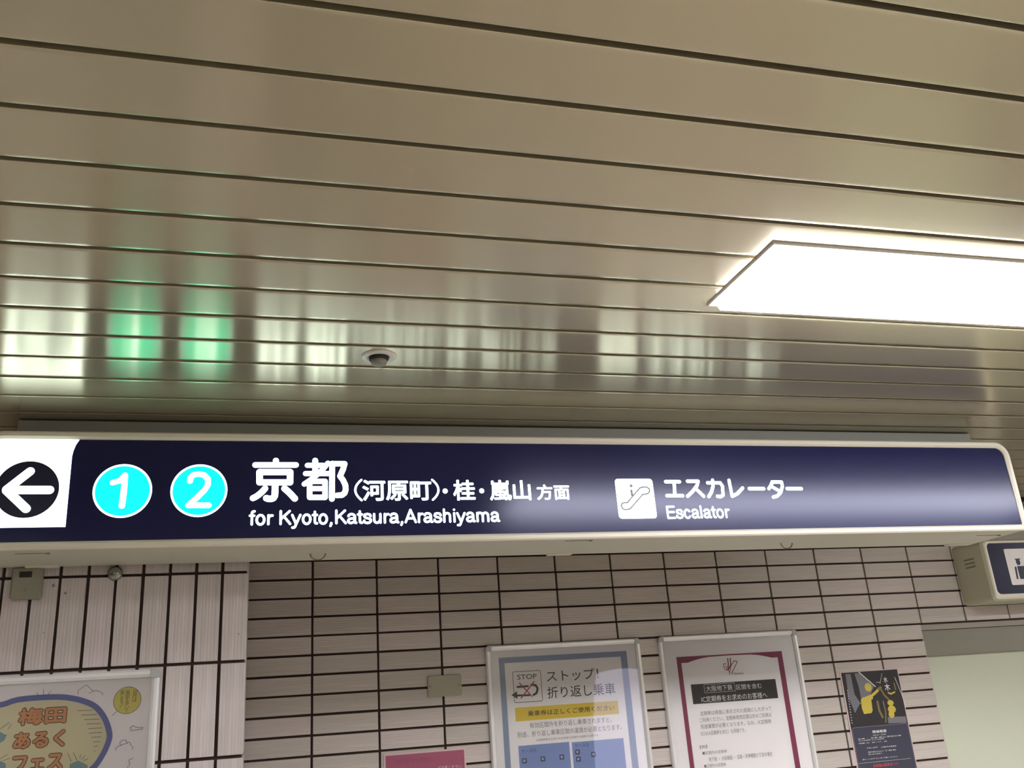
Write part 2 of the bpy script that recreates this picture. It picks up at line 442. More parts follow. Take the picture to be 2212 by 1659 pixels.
def wall_washer(x0, x1, label):
    """shielded lamp: the skirt towards the tiled wall cuts its light off above a line on the wall"""
    t = thing('wall_washer', label, 'lamp', ((x0+x1)/2, .95, HC), 'shielded lamps out of view')
    zb = HC-.080
    m = MB(); m.box(x0, x1, 1.056, 1.060, zb, HC); m.box(x0, x1, .826, .830, zb, HC); m.box(x0, x0+.004, .83, 1.056, zb, HC); m.box(x1-.004, x1, .83, 1.056, zb, HC); m.build('housing', 'grey_metal', t)
    MB().box(x0+.02, x1-.02, .850, .872, HC-.020, HC-.004, .003).build('tube', 'lamp_slot', t)
wall_washer(-3.6, -.75, 'shielded strip lamp out of view at the upper left')
wall_washer(1.75, 4.6, 'shielded strip lamp out of view at the upper right')

# ------------------------------------------------------------------ hanging sign
SX0, SX1, SZ0, SZ1 = -.643, 2.394, .4455, .7385
sign = thing('station_sign', 'long dark blue illuminated direction sign with white lettering hung below the ceiling', 'sign', (.875, 2.5, SZ0))
RO = (.016, .016, .05, .05)
out = rrect(SX0, SX1, SZ0, SZ1, RO, 8)
def inset(d, r=RO): return rrect(SX0+d, SX1-d, SZ0+d, SZ1-d, tuple(max(.004, q-d) for q in r), 8)
b = MB(); b.band([at3(out, DS+.012), at3(out, 2.62)]); n = len(out); b.f.append([len(b.v)-n+i for i in range(n)]); b.sm.append(False)
b.build('housing', 'white_metal', sign)
i1 = inset(.004); i2 = inset(.013); i3 = inset(.019)
MB().band([at3(out, DS+.012), at3(out, DS-.001), at3(i1, DS-.005), at3(i2, DS-.005), at3(i3, DS+.001), at3(i3, DS+.0118)]).build('frame', 'frame_white', sign)
fp = MB().poly(inset(.0185), DS+.0005).build('face_panel', 'navy', sign)
MB().box(SX0+.05, SX1-.05, DS+.016, 2.616, SZ1-.0005, SZ1+.0006).build('dark_top_sheet', 'void', sign)  # unseen dark sheet added so the ceiling above the sign reflects dark
MB().box(-.589, 2.338, 2.4645, 2.56, SZ1-.002, HC-.002, .002).build('mounting_box', 'grey_metal', sign)
Y1, Y2, Y3 = DS-.0003, DS-.0009, DS-.0015
# arrow panel
arrow = MB().poly([(-.438, .4993), (-.4394, .6758), (-.4375, .690), (-.4330, .7060), (-.4262, .7189), (-.6215, .7189), (-.6215, .4993)], Y1).build('arrow_panel', 'lit_white', sign)
MB().disc(-.531, .5925, .0705, Y2).build('arrow_disc', 'dnavy', arrow)
S1 = lambda x, y: (lambda p: (p.x, p.z))(at(x/3.16, 880+y/3.16, DS))
def strokes(mb, conv, lst, y):
    for w, pts in lst: mb.stroke([conv(*p) for p in pts], w, y)
    return mb
strokes(MB(), S1, [(.0205, [(45, 563), (338, 563)]), (.0205, [(45, 560), (205, 435)]), (.0205, [(45, 566), (178, 692)])], Y3).build('arrow', 'lit_white', arrow)
# platform numbers
for cx, nm, st in ((-.3169, '1', [(.0145, [(852, 462), (846, 565), (832, 672)]), (.0135, [(768, 513), (815, 500), (850, 466)])]),
                   (-.1374, '2', [(.0140, [(1297, 502), (1302, 475), (1325, 458), (1360, 453), (1395, 462), (1420, 490), (1420, 525), (1395, 565), (1350, 610), (1285, 668), (1425, 668)])])):
    d = MB().disc(cx, .588, .0683, Y1).build('number_disc_rim', 'lit_white', sign)
    MB().disc(cx, .588, .0632, Y2).build('number_disc', 'lit_green', d)
    strokes(MB(), S1, st, Y3).build('numeral', 'lit_white', d)
# big kanji
S2 = lambda x, y: (lambda p: (p.x, p.z))(at(530+x/8.848, 970+y/8.848, DS))
w = 1.2/8.848/F*DS*1.0
u = DS/F/8.848*1.07*1.045
kyo = [(102, [(585, 215), (585, 270)]), (98, [(190, 297), (968, 297)]), (108, [(272, 433), (858, 433), (855, 632), (272, 632), (272, 433)]),
       (110, [(570, 685), (568, 800), (562, 890), (535, 935), (490, 950), (440, 948), (402, 935)]),
       (102, [(378, 750), (320, 815), (250, 875), (190, 915), (145, 935)]), (108, [(750, 750), (815, 805), (880, 870), (945, 943)])]
to = [(98, [(1337, 212), (1337, 500)]), (88, [(1188, 305), (1490, 305)]), (88, [(1152, 463), (1600, 463)]), (88, [(1580, 262), (1500, 360), (1400, 465), (1260, 575), (1128, 665)]),
      (92, [(1230, 612), (1525, 612), (1525, 920), (1230, 920), (1230, 612)]), (88, [(1235, 752), (1525, 752)]), (98, [(1662, 272), (1655, 950)]),
      (96, [(1662, 274), (1900, 274), (1870, 380), (1812, 512), (1870, 590), (1912, 680), (1920, 770), (1900, 835), (1850, 876), (1755, 882)])]
for nm, st in (('kanji', kyo), ('kanji', to)):
    strokes(MB(), S2, [(q*u, p) for q, p in st], Y1).build(nm, 'lit_white', sign)
t = MB()
t.stroke([(.2535+.0165*(2*q/12-1)**2, .5595+.0555*q/12) for q in range(13)], .0056, Y1); shape_text(t, '河原町', .2720, .4575, .5575, .6150, Y1, fat=.0015); t.stroke([(.4765-.0165*(2*q/12-1)**2, .5595+.0555*q/12) for q in range(13)], .0056, Y1)
t.disc(.4948, .5835, .0070, Y1); shape_text(t, '桂', .5166, .5784, .5568, .6147, Y1, fat=.0014); t.disc(.5966, .5835, .0070, Y1)
shape_text(t, '嵐山', .6188, .7368, .5560, .6140, Y1, fat=.0014); shape_text(t, '方面', .7537, .8502, .5565, .6010, Y1, fat=.0012)
t.build('station_lettering', 'lit_white', sign)
def arc(cx, cz, rx, rz, a0, a1, n=10): return [(cx+rx*math.cos(math.radians(a0+(a1-a0)*q/n)), cz+rz*math.sin(math.radians(a0+(a1-a0)*q/n))) for q in range(n+1)]
def bowl(x0, x1): return arc((x0+x1)/2, .26, (x1-x0)/2, .235, 0, 360, 20)
LET = {' ': (.26, []), 'o': (.556, [bowl(.09, .467)]), 'f': (.29, [arc(.245, .60, .105, .085, 80, 180, 6)+[(.14, .04)], [(.04, .47), (.25, .47)]]),
  'r': (.345, [[(.12, .48), (.12, .04)], arc(.29, .29, .17, .18, 180, 80, 6)]), 'K': (.667, [[(.13, .68), (.13, .04)], [(.58, .68), (.13, .27)], [(.29, .42), (.61, .04)]]),
  'y': (.51, [[(.05, .48), (.25, .02)], [(.46, .48), (.25, .02), (.20, -.10), (.15, -.15), (.06, -.15)]]), 't': (.29, [[(.14, .63), (.14, .12), (.17, .055), (.25, .045)], [(.04, .47), (.25, .47)]]),
  ',': (.278, [[(.14, .05), (.15, .02), (.10, -.09)]]), 'a': (.556, [arc(.26, .36, .17, .135, 165, 0, 8)+[(.43, .12), (.45, .05), (.50, .045)], [(.43, .28), (.30, .275), (.16, .25)]+arc(.215, .145, .135, .105, 115, 290, 8)+[(.36, .08), (.43, .17)]]),
  's': (.50, [[(.42, .38), (.38, .46), (.25, .49), (.12, .46), (.09, .37), (.15, .30), (.30, .265), (.42, .21), (.43, .12), (.36, .05), (.24, .03), (.11, .06), (.07, .15)]]),
  'u': (.556, [[(.11, .48), (.11, .17)]+arc(.255, .17, .145, .135, 180, 300, 6)+[(.38, .10), (.43, .20)], [(.44, .48), (.44, .04)]]), 'A': (.667, [[(.06, .04), (.335, .68), (.61, .04)], [(.16, .24), (.51, .24)]]),
  'h': (.556, [[(.11, .68), (.11, .04)], [(.11, .32)]+arc(.28, .34, .155, .15, 160, 0, 8)+[(.435, .04)]]), 'i': (.24, [[(.12, .48), (.12, .04)], [(.12, .665), (.12, .67)]]),
  'm': (.833, [[(.11, .48), (.11, .04)], [(.11, .32)]+arc(.26, .34, .15, .15, 160, 0, 8)+[(.41, .04)], [(.41, .32)]+arc(.57, .34, .15, .15, 160, 0, 8)+[(.72, .04)]]),
  'E': (.64, [[(.57, .68), (.13, .68), (.13, .04), (.58, .04)], [(.13, .37), (.54, .37)]]), 'c': (.50, [arc(.26, .26, .18, .235, 38, 322, 14)]), 'l': (.222, [[(.11, .68), (.11, .04)]])}
def roman(mb, s_, x0, x1, base, cap, y, w=.118):
    tw = sum(LET[q][0] for q in s_); kx = (x1-x0)/tw; kz = (cap-base)/.72; x = x0
    for q in s_:
        for st in LET[q][1]: mb.stroke([(x+a*kx, base+b*kz) for a, b in st], w*kz, y)
        x += LET[q][0]*kx
    return mb
roman(MB(), 'for Kyoto,Katsura,Arashiyama', -.0140, .6430, .4972, .5345, Y1).build('roman_lettering', 'lit_white', sign)
roman(MB(), 'Escalator', 1.1350, 1.3380, .4992, .5360, Y1).build('roman_lettering', 'lit_white', sign)
S4 = lambda x, y: (lambda p: (p.x, p.z))(at(1310+x/4.916, 1010+y/4.916, DS))
u4 = DS/F/4.916*1.12
esc = [[(632, 148), (780, 148)], [(722, 148), (730, 297)], [(645, 297), (812, 297)],
       [(865, 143), (978, 143), (965, 190), (920, 250), (865, 303)], [(955, 225), (1000, 268), (1035, 303)],
       [(1078, 160), (1212, 160), (1236, 195), (1242, 290), (1215, 308), (1182, 304)], [(1132, 132), (1135, 200), (1118, 260), (1090, 306)],
       [(1306, 133), (1338, 303), (1395, 275), (1450, 215)], [(1520, 222), (1675, 222)],
       [(1765, 150), (1752, 188), (1728, 222)], [(1765, 152), (1865, 152), (1872, 200), (1855, 260), (1818, 300), (1775, 313)], [(1762, 202), (1845, 250)], [(1922, 222), (2075, 222)]]
strokes(MB(), S4, [(37*u4, p) for p in esc], Y1).build('katakana_lettering', 'lit_white', sign)
ic = MB().poly(rrect(.990, 1.107, .5005, .6172, .010, 5), Y1).build('pictogram', 'lit_soft', sign)
g = MB(); g.stroke([S4(*p) for p in [(160, 405), (163, 388), (178, 374), (225, 370), (300, 280), (358, 215), (385, 206), (430, 206), (455, 222), (462, 245), (450, 268), (425, 280), (385, 285), (330, 350), (265, 425), (240, 443), (195, 446), (170, 432)]], 15*u4, Y2, closed=True)
h = S4(264, 192); g.disc(h[0], h[1], 17*u4, Y2, 20); g.stroke([S4(267, 243), S4(274, 292)], 25*u4, Y2)
g.build('escalator_symbol', 'grey_line', ic)
# underside fittings
for xa, xb, y in ((-.551, -.475, 2.425), (.832, .911, 2.402), (2.257, 2.348, 2.455)):
    m = MB().box(xa, xb, y-.0012, y+.0012, SZ0-.0012, SZ0+.001); m.box(xb-.008, xb, y-.005, y+.005, SZ0-.003, SZ0+.001, .001); m.build('latch', 'hardware', sign)
for x in (.166, 1.594):
    path = [(x+.020*math.cos(math.radians(a)), 2.515, SZ0-.017*math.sin(math.radians(a))) for a in range(0, 181, 15)]
    MB().tube(path, .0017, 6).build('pull_ring', 'hardware', sign)
for xa, xb in ((-.565, -.485), (.843, .920), (2.265, 2.362)):
    MB().box(xa, xb, 2.600, 2.621, SZ0-.004, SZ0+.001, .001).build('hinge_tab', 'frame_white', sign)
for x, y in ((.905, 2.44), (1.36, 2.445)):
    MB().box(x, x+.018, 2.4620, 2.4650, SZ1+.001, SZ1+.006, .0005).build('clip', 'dark', sign)

# the acrylic face leans back a little at the top, lettering with it
def lean(o):
    for v in o.data.vertices:
        v.co.y += (v.co.z-.0)*.018
    for c in o.children: lean(c)
for o in list(sign.children):
    if o.name.split('.')[0] in ('face_panel', 'arrow_panel', 'number_disc_rim', 'kanji', 'station_lettering', 'roman_lettering', 'katakana_lettering', 'pictogram'): lean(o)

# ------------------------------------------------------------------ ceiling sensor
cs = thing('ceiling_sensor', 'small round white ceiling sensor with dark dome above the hanging sign', 'sensor', (.265, 1.962, HC))
MB().lathe([(.0405, .002), (.0405, -.002), (.0375, -.0045), (.0300, -.0055), (.0235, -.0035), (.022, .002)], (.265, 1.957, HC), n=48).build('flange', 'lamp_frame', cs)
MB().lathe([(.0222, .000), (.0222, -.0085), (.0205, -.0105)], (.265, 1.957, HC), n=36).build('collar', 'dark', cs)
MB().lathe([(.0185, -.008), (.0185, -.015), (.0165, -.020), (.010, -.023), (.003, -.0235)], (.265, 1.957, HC), n=36).build('dome', 'box_grey', cs)

# ------------------------------------------------------------------ small fittings on the walls
g1 = thing('sensor_box', 'square grey box with small dark window on the pillar, under the sign', 'box', (-.559, DP, .403))
MB().box(-.5955, -.5235, DP-.028, DP-.0045, .364, .444, .004).build('casing', 'box_grey', g1)
MB().box(-.577, -.548, DP-.0292, DP-.027, .418, .433, .0005).build('sensor_window', 'dark', g1)
MB().lathe([(.004, 0), (.004, -.001)], (-.560, DP-.028, .386), 'y', 16).build('screw', 'hardware', g1)
g2 = thing('round_fitting', 'round domed grey metal fitting on the pillar joint between tiles', 'fitting', (-.3518, DP, .4255))
MB().lathe([(.019, -.004), (.0195, -.010), (.0175, -.016), (.012, -.021), (.005, -.023)], (-.3518, DP, .4255), 'y', 32).build('cap', 'chrome', g2)
MB().lathe([(.006, -.022), (.005, -.030), (.002, -.031)], (-.3518, DP, .4255), 'y', 20).build('knob', 'chrome', g2)
g3 = thing('blank_plate', 'small blank beige cover plate on the tiled wall left of the posters', 'plate', (.6865, DB, .1195))
MB().prism(rrect(.6235, .7495, .0835, .1575, .006, 4), DB-.014, DB-.004, .002).build('cover', 'beige', g3)
for x in (.632, .741): MB().lathe([(.0035, 0), (.003, -.0015)], (x, DB-.0135, .1205), 'y', 12).build('screw', 'hardware', g3)

# illuminated box sign on the wall, right edge
bx = thing('wall_sign_box', 'cream box sign with dark blue face and staff pictogram on tiled wall', 'sign', (3.35, DB, .444))
BX0, BX1, BZ0, BZ1, BYF = 3.037, 3.70, .3175, .578, 3.285
ro_ = rrect(BX0, BX1, BZ0, BZ1, .022, 6)
q1 = rrect(BX0+.006, BX1-.006, BZ0+.006, BZ1-.006, .018, 6)
m = MB().band([at3(ro_, DB-.004), at3(ro_, BYF+.016), at3(q1, BYF+.004)]); m.build('casing', 'cream', bx)
q2 = rrect(BX0+.010, BX1-.010, BZ0+.014, BZ1-.008, .024, 6); q3 = rrect(BX0+.019, BX1-.019, BZ0+.026, BZ1-.017, .02, 6)
MB().band([at3(q1, BYF+.004), at3(q2, BYF-.002), at3(q3, BYF-.001), at3(q3, BYF+.004)]).build('face_frame', 'frame_white', bx)
MB().poly(rrect(BX0+.018, BX1-.018, BZ0+.025, BZ1-.016, .02, 6), BYF+.001).build('face_panel', 'dnavy', bx)
for i in range(3): MB().box(BX0-.0006, BX0+.001, 3.352+i*.0, 3.412, .504-i*.0165, .511-i*.0165).build('vent_slot', 'hardware', bx)
S8 = lambda x, y: (lambda p: (p.x, p.z))(at(2040+x/8.297, 1140+y/8.297, BYF))
a_ = S8(1078, 470); b_ = S8(1205, 1028)
ip = MB().poly(rrect(a_[0], a_[0]+.155, b_[1], b_[1]+.155, .006, 4), BYF).build('staff_pictogram', 'paper', bx)
# two uniformed figures' outline: left one with cap
g = MB(); c0 = S8(1320, 615)
g.disc(c0[0], c0[1], .0115, BYF-.0006, 24, .0135); g.ribbon([S8(1268, 566), S8(1350, 560)], .005, BYF-.0006)
ux = S8(1260, 690); lo = S8(1340, 920)
g.ribbon([S8(1275, 715), S8(1310, 905)], .009, BYF-.0006); g.poly([(ux[0]+.012, ux[1]), (ux[0]+.052, ux[1]), (ux[0]+.052, lo[1]), (ux[0]+.012, lo[1])], BYF-.0006)
g.disc(c0[0]+.055, c0[1]+.002, .0115, BYF-.0006, 24, .0135)
g.build('staff_symbol', 'dnavy', ip)

# ------------------------------------------------------------------ framed posters
def poster_frame(name, label, x0, x1, z0, z1, Y, group):
    """aluminium snap frame with sheet and acrylic cover on the wall plane Y"""
    t = thing(name, label, 'poster', ((x0+x1)/2, Y-.004, (z0+z1)/2), group)
    yb, yf = Y-.005, Y-.021
    o = rrect(x0, x1, z0, z1, .014, 5); i1 = rrect(x0+.005, x1-.005, z0+.005, z1-.005, .011, 5); i2 = rrect(x0+.012, x1-.012, z0+.012, z1-.012, .006, 5); i3 = rrect(x0+.019, x1-.019, z0+.019, z1-.019, .003, 5)
    MB().band([at3(o, yb), at3(o, yf+.006), at3(i1, yf), at3(i2, yf+.002), at3(i3, yf+.010)], smooth=False).build('frame', 'alu', t)
    for (cx, cz, sx, sz) in ((x0, z0, 1, 1), (x1, z0, -1, 1), (x1, z1, -1, -1), (x0, z1, 1, -1)):
        pts = [(cx+sx*.0125, cz-sz*.0006), (cx+sx*.022, cz-sz*.0006), (cx+sx*.022, cz+sz*.0195), (cx+sx*.0195, cz+sz*.022), (cx-sx*.0006, cz+sz*.022), (cx-sx*.0006, cz+sz*.0125), (cx+sx*.0035, cz+sz*.0035)]
        MB().prism(pts, yf-.0012, yb, .001).build('corner_piece', 'alu_corner', t)
    MB().poly([(x0+.016, z0+.016), (x1-.016, z0+.016), (x1-.016, z1-.016), (x0+.016, z1-.016)], yf+.013).build('sheet', 'paper', t)
    return t, yf+.013
def cover(t, x0, x1, z0, z1, ys):
    n = 1
    return MB().poly([(x0+.017, z0+.017), (x1-.017, z0+.017), (x1-.017, z1-.017), (x0+.017, z1-.017)], ys-.003).build('acrylic_cover', 'acrylic', t)
def conv(ox, oy, s, Y): return lambda x, y: (lambda p: (p.x, p.z))(at(ox+x/s, oy+y/s, Y))
def fit(mb, s, cv, L, Rr, T, B, y, bold=0, align='bbox', line=1.0):
    a, b, c, d = cv(*L), cv(*Rr), cv(*T), cv(*B)
    return shape_text(mb, s, a[0], b[0], d[1], c[1], y, bold, align, line)
def rect(mb, cv, tl, tr, bl, y, z0=None):
    a, b, c = cv(*tl), cv(*tr), cv(*bl); zt = (a[1]+b[1])/2; zb = c[1] if z0 is None else z0
    return mb.poly([(a[0], zb), (b[0], zb), (b[0], zt), (a[0], zt)], y)

# poster with the stop notice
P2 = (.846, 1.4700, -.495, .2530)
t2, y2 = poster_frame('framed_poster', 'aluminium framed poster with pale blue border, crossed-out arrow and yellow bar', *P2, DB, 'framed notices on the tiled wall')
c2 = conv(1040, 1360, 5.547, y2)
e = .0002
ya, yb_, yc_ = y2-e, y2-2*e, y2-3*e
m = MB(); bo = (c2(205, 340)[0], c2(1735, 250)[0], P2[2]+.05, c2(1000, 295)[1]); bi = (c2(275, 400)[0], c2(1668, 335)[0], P2[2]+.065, c2(1000, 362)[1])
m.poly([(bo[0], bo[2]), (bo[1], bo[2]), (bo[1], bo[3]), (bo[0], bo[3])], ya); m.build('blue_border', 'blueband', t2)
m = MB().poly([(bi[0], bi[2]), (bi[1], bi[2]), (bi[1], bi[3]), (bi[0], bi[3])], yb_); m.build('printed_field', 'paper', t2)
m = MB(); a = c2(372, 510); b = c2(705, 487); c = c2(392, 878)
m.ribbon(rrect(a[0], b[0], c[1], (a[1]+b[1])/2, .005, 3), .0020, yc_, closed=True)
fit(m, 'STOP', c2, (428, 565), (660, 550), (540, 535), (540, 595), yc_, .02)
m.ribbon([c2(430, 688), c2(555, 678)], .007, yc_); m.ribbon([c2(600, 660), c2(650, 668), c2(672, 705), c2(660, 760), c2(625, 782)], .008, yc_)
m.ribbon([c2(575, 785), c2(430, 790)], .007, yc_); m.poly([c2(358, 785), c2(425, 738), c2(432, 832)], yc_)
fit(m, 'ストップ！', c2, (778, 550), (1400, 520), (1060, 478), (1060, 612), yc_, .006)
fit(m, '折り返し乗車', c2, (786, 750), (1600, 700), (1100, 668), (1100, 808), yc_, .006)
fit(m, '乗車券は正しくご使用ください', c2, (555, 1000), (1590, 925), (1000, 943), (1000, 1008), yc_-e, .012)
m.build('black_lettering', 'black', t2)
m = MB(); rect(m, c2, (400, 940), (1632, 850), (410, 1103), yc_); m.build('yellow_bar', 'yellow', t2)
m = MB(); m.ribbon([c2(455, 640), c2(605, 800)], .0042, yc_-e); m.ribbon([c2(632, 622), c2(475, 820)], .0042, yc_-e); m.build('red_cross', 'red', t2)
m = MB()
fit(m, '有効区間外を折り返し乗車されますと、', c2, (578, 1160), (1560, 1090), (1000, 1085), (1000, 1152), yc_)
fit(m, '別途、折り返し乗車区間の運賃が必要となります。', c2, (430, 1265), (1680, 1165), (1000, 1185), (1000, 1252), yc_)
fit(m, '※定期券等をお持ちのお客様も区間外は運賃が必要です', c2, (655, 1325), (1400, 1265), (1000, 1283), (1000, 1312), yc_)
m.build('body_lettering', 'grey', t2)
m = MB(); rect(m, c2, (440, 1390), (1050, 1350), (0, 0), yc_, P2[2]+.2); m.build('blue_case_box', 'bluebox', t2); m = MB(); rect(m, c2, (1080, 1345), (1700, 1305), (0, 0), yc_, P2[2]+.2); m.build('blue_case_box', 'bluebox', t2)
for (x, y) in ((485, 1545), (705, 1523), (932, 1500), (1120, 1440), (1132, 1525), (1312, 1468)):
    a = c2(x, y); nb = MB().poly(rrect(a[0], a[0]+.0178, a[1]-.0170, a[1], .002, 2), yc_-e).build('navy_box', 'navyink', t2)
    shape_text(MB(), '駅', a[0]+.004, a[0]+.0138, a[1]-.013, a[1]-.004, yc_-2*e, .02).build('white_lettering', 'white', nb)
m = MB()
fit(m, 'ケース①', c2, (480, 1460), (655, 1445), (560, 1432), (560, 1475), yc_-e); fit(m, 'ケース②', c2, (1120, 1395), (1285, 1380), (1200, 1365), (1200, 1408), yc_-e)
m.build('case_lettering', 'navyink', t2)
cover(t2, *P2, y2)

# poster with the wine-red border
P3 = (1.549, 2.170, -.500, .2540)
t3, y3 = poster_frame('framed_poster', 'aluminium framed poster with wine-red border, hand emblem and black title bar', *P3, DB, 'framed notices on the tiled wall')
c3 = conv(1400, 1340, 5.2, y3)
ya, yb_, yc_ = y3-e, y3-2*e, y3-3*e
xa, xb = c3(315, 408)[0], c3(1500, 350)[0]; zt = (c3(315, 408)[1]+c3(1500, 350)[1])/2
m = MB().poly([(xa, P3[2]+.05), (xb, P3[2]+.05), (xb, zt), (xa, zt)], ya); m.build('wine_border', 'wine', t3)
xc, xd = c3(380, 540)[0], c3(1462, 468)[0]
arch = [(xc, zt-.0235), (xc+.028, zt-.0235), (xc+.055, zt-.0165), (xc+.085, zt-.0105), (xc+.120, zt-.0065), ((xc+xd)/2-.01, zt-.005)]
arch = arch+[(xc+xd-x, z) for x, z in arch[::-1]]
m = MB().poly([(xc, P3[2]+.065), (xd, P3[2]+.065)]+[(x, z) for x, z in arch[::-1]], yb_); m.build('printed_field', 'paper', t3)
m = MB()
for w_, pts in ((.0046, [(893, 430), (900, 490), (897, 560)]), (.0046, [(922, 428), (928, 500), (905, 545)]), (.0026, [(875, 490), (850, 488), (845, 515), (862, 548), (885, 560), (880, 520), (865, 515)]),
                (.0030, [(905, 560), (915, 610), (918, 570), (930, 510), (965, 455), (998, 462), (985, 500), (955, 560), (935, 600)])):
    m.ribbon([c3(*p) for p in pts], w_, yc_)
fit(m, 'Hankyu', c3, (952, 600), (1070, 596), (1010, 583), (1010, 616), yc_, .01); m.build('hand_emblem', 'wine_logo', t3)
m = MB(); rect(m, c3, (478, 718), (1428, 662), (505, 943), yc_); fit(m, '【例】', c3, (580, 1420), (660, 1415), (620, 1403), (620, 1440), yc_); m.build('title_bar', 'black', t3)
m = MB(); a = c3(625, 725); b = c3(968, 712); m.ribbon([(a[0], c3(800, 805)[1]), (b[0], c3(800, 805)[1]), (b[0], c3(800, 712)[1]), (a[0], c3(800, 712)[1])], .0012, yc_-e, closed=True)
fit(m, '大阪地下鉄', c3, (650, 770), (948, 760), (800, 727), (800, 792), yc_-e, .008); fit(m, '区間を含む', c3, (990, 760), (1275, 740), (1130, 712), (1130, 772), yc_-e, .008)
fit(m, 'IC定期券をお求めのお客様へ', c3, (597, 890), (1335, 840), (960, 828), (960, 898), yc_-e, .008); m.build('title_lettering', 'white', t3)
m = MB()
for s_, L, Rr in (('定期券は券面に表示された経路にしたがって', (585, 1045), (1385, 992)), ('ご利用ください。定期券発売区間以外のご利用は', (580, 1118), (1385, 1066)),
                  ('別途運賃が必要となります。なお、IC定期券', (590, 1190), (1385, 1140)), ('（ICOCA定期券を含む）も同様です。', (590, 1268), (1095, 1240)),
                  ('地下鉄 ・ 大阪梅田 ・ 淡路・天神橋筋六丁目の場合', (680, 1560), (1395, 1505))):
    xm = (L[0]+Rr[0])/2; ym = (L[1]+Rr[1])/2; fit(m, s_, c3, L, Rr, (xm, ym-26), (xm, ym+24), yc_)
fit(m, '■区間内の定期券', c3, (610, 1495), (885, 1475), (750, 1462), (750, 1500), yc_); fit(m, '■区間外の定期券', c3, (630, 1640), (875, 1615), (750, 1608), (750, 1648), yc_)
m.build('body_lettering', 'grey', t3)
cover(t3, *P3, y3)

# large festival poster on the pillar
P1 = (-.985, -.2255, -.86, .1768)
t1, y1 = poster_frame('framed_poster', 'large framed festival poster with blue ring and orange lettering on the pillar', *P1, DP, None)
c1 = conv(0, 1440, 6.144, y1)
ya, yb_, yc_, yd_ = y1-e, y1-2*e, y1-3*e, y1-4*e
ring = [(0, 510), (200, 448), (400, 420), (700, 403), (900, 412), (1100, 455), (1270, 535), (1390, 690), (1452, 880), (1435, 1010), (1350, 1190), (1230, 1350), (1000, 1500), (600, 1620), (100, 1660), (-500, 1640), (-1100, 1500), (-1350, 1300), (-1400, 1000), (-1250, 800), (-900, 650), (-450, 570)]
def smooth_loop(p, n=5):
    out = []
    for i in range(len(p)):
        a, b, c, d = (Vector(p[(i+k) % len(p)]) for k in (-1, 0, 1, 2))
        for q in range(n):
            s = q/n; out.append(tuple(.5*((2*b)+(c-a)*s+(2*a-5*b+4*c-d)*s*s+(3*b-a-3*c+d)*s**3)))
    return out
rp = [c1(*q) for q in smooth_loop(ring)]
MB().poly(rp, ya).build('ring_field', 'cream_ink', t1)
MB().ribbon(rp, .0135, yb_, closed=True).build('blue_ring', 'ring_blue', t1)
spec = (('梅田', (240, 690), (885, 640), (560, 535), (560, 770)), ('あるく', (175, 980), (870, 930), (520, 850), (520, 1085)), ('フェス', (160, 1290), (840, 1250), (500, 1165), (500, 1390)))
m = MB(); m2 = MB()
for s_, L, Rr, T, B in spec:
    a, b, c, d = c1(*L), c1(*Rr), c1(*T), c1(*B); shape_text(m, s_, a[0]-.001, b[0]+.001, d[1]-.001, c[1]+.001, yb_, fat=.0036)
    shape_text(m2, s_, a[0]+.0008, b[0]-.0008, d[1]+.0008, c[1]-.0008, yc_, fat=.0017)
m.build('title_outline', 'brown', t1); m2.build('title_lettering', 'orange', t1)
m = MB(); a = c1(1690, 447); rr = .0325
m.disc(a[0], a[1], rr, yb_, 48); m.build('speech_bubble', 'bubble', t1)
m = MB(); m.ribbon([(a[0]+rr*math.cos(q*.2617994), a[1]+rr*math.sin(q*.2617994)) for q in range(24)], .0012, yc_, closed=True); m.ribbon([c1(1548, 595), c1(1490, 648)], .0012, yc_)
for pts in ([(1040, 370), (1032, 325), (1100, 270), (1150, 243), (1235, 325), (1183, 358)], [(1240, 325), (1290, 318), (1360, 352), (1362, 378)],
            [(485, 345), (520, 388)], [(580, 300), (575, 388)], [(670, 328), (625, 388)],
            [(1540, 1110), (1535, 1080), (1570, 1060), (1600, 1040), (1590, 1010), (1620, 975), (1670, 975), (1685, 1010), (1720, 1000), (1740, 1050), (1770, 1070), (1755, 1105)], [(1600, 1050), (1650, 1025), (1690, 1020)],
            [(1740, 850), (1730, 810), (1760, 785), (1800, 800), (1850, 812), (1895, 805), (1890, 830), (1800, 840), (1740, 850)],
            [(1770, 1215), (1715, 1235), (1710, 1265), (1725, 1290), (1690, 1340)], [(900, 1150), (945, 1260)], [(975, 1140), (1020, 1240)], [(1060, 1220), (1070, 1165)], [(1090, 1230), (1130, 1180)], [(1110, 1250), (1170, 1220)],
            [(0, 830), (125, 740)], [(105, 830), (155, 760)], [(0, 1225), (100, 1165)], [(40, 1250), (130, 1215)]):
    m.ribbon([c1(*p) for p in pts], .0011, yc_)
for i, (x0_, x1_, y_) in enumerate(((1030, 1230, 582), (1085, 1285, 640), (1120, 1320, 700), (1150, 1340, 758), (1170, 1355, 818), (1185, 1350, 878), (1215, 1340, 935), (1240, 1330, 997), (1240, 1302, 1056), (1250, 1266, 1118))):
    m.ribbon([c1(x0_, y_+4), c1(x1_, y_-4)], .0012, yc_)
m.build('line_drawing', 'pencil', t1)
m = MB(); m.poly([c1(-20, 850), c1(60, 900), c1(92, 902), c1(60, 975), c1(-20, 1030)], yb_); m.build('building_drawing', 'teal', t1); m = MB(); m.poly([c1(-20, 1240), c1(75, 1285), c1(75, 1360), c1(-20, 1360)], yb_); m.build('building_drawing', 'teal', t1); m = MB()
m.poly([c1(930, 1290), c1(1040, 1248), c1(1160, 1305), c1(1165, 1360), c1(920, 1360)], yb_); m.build('building_drawing', 'teal', t1)
m = MB()
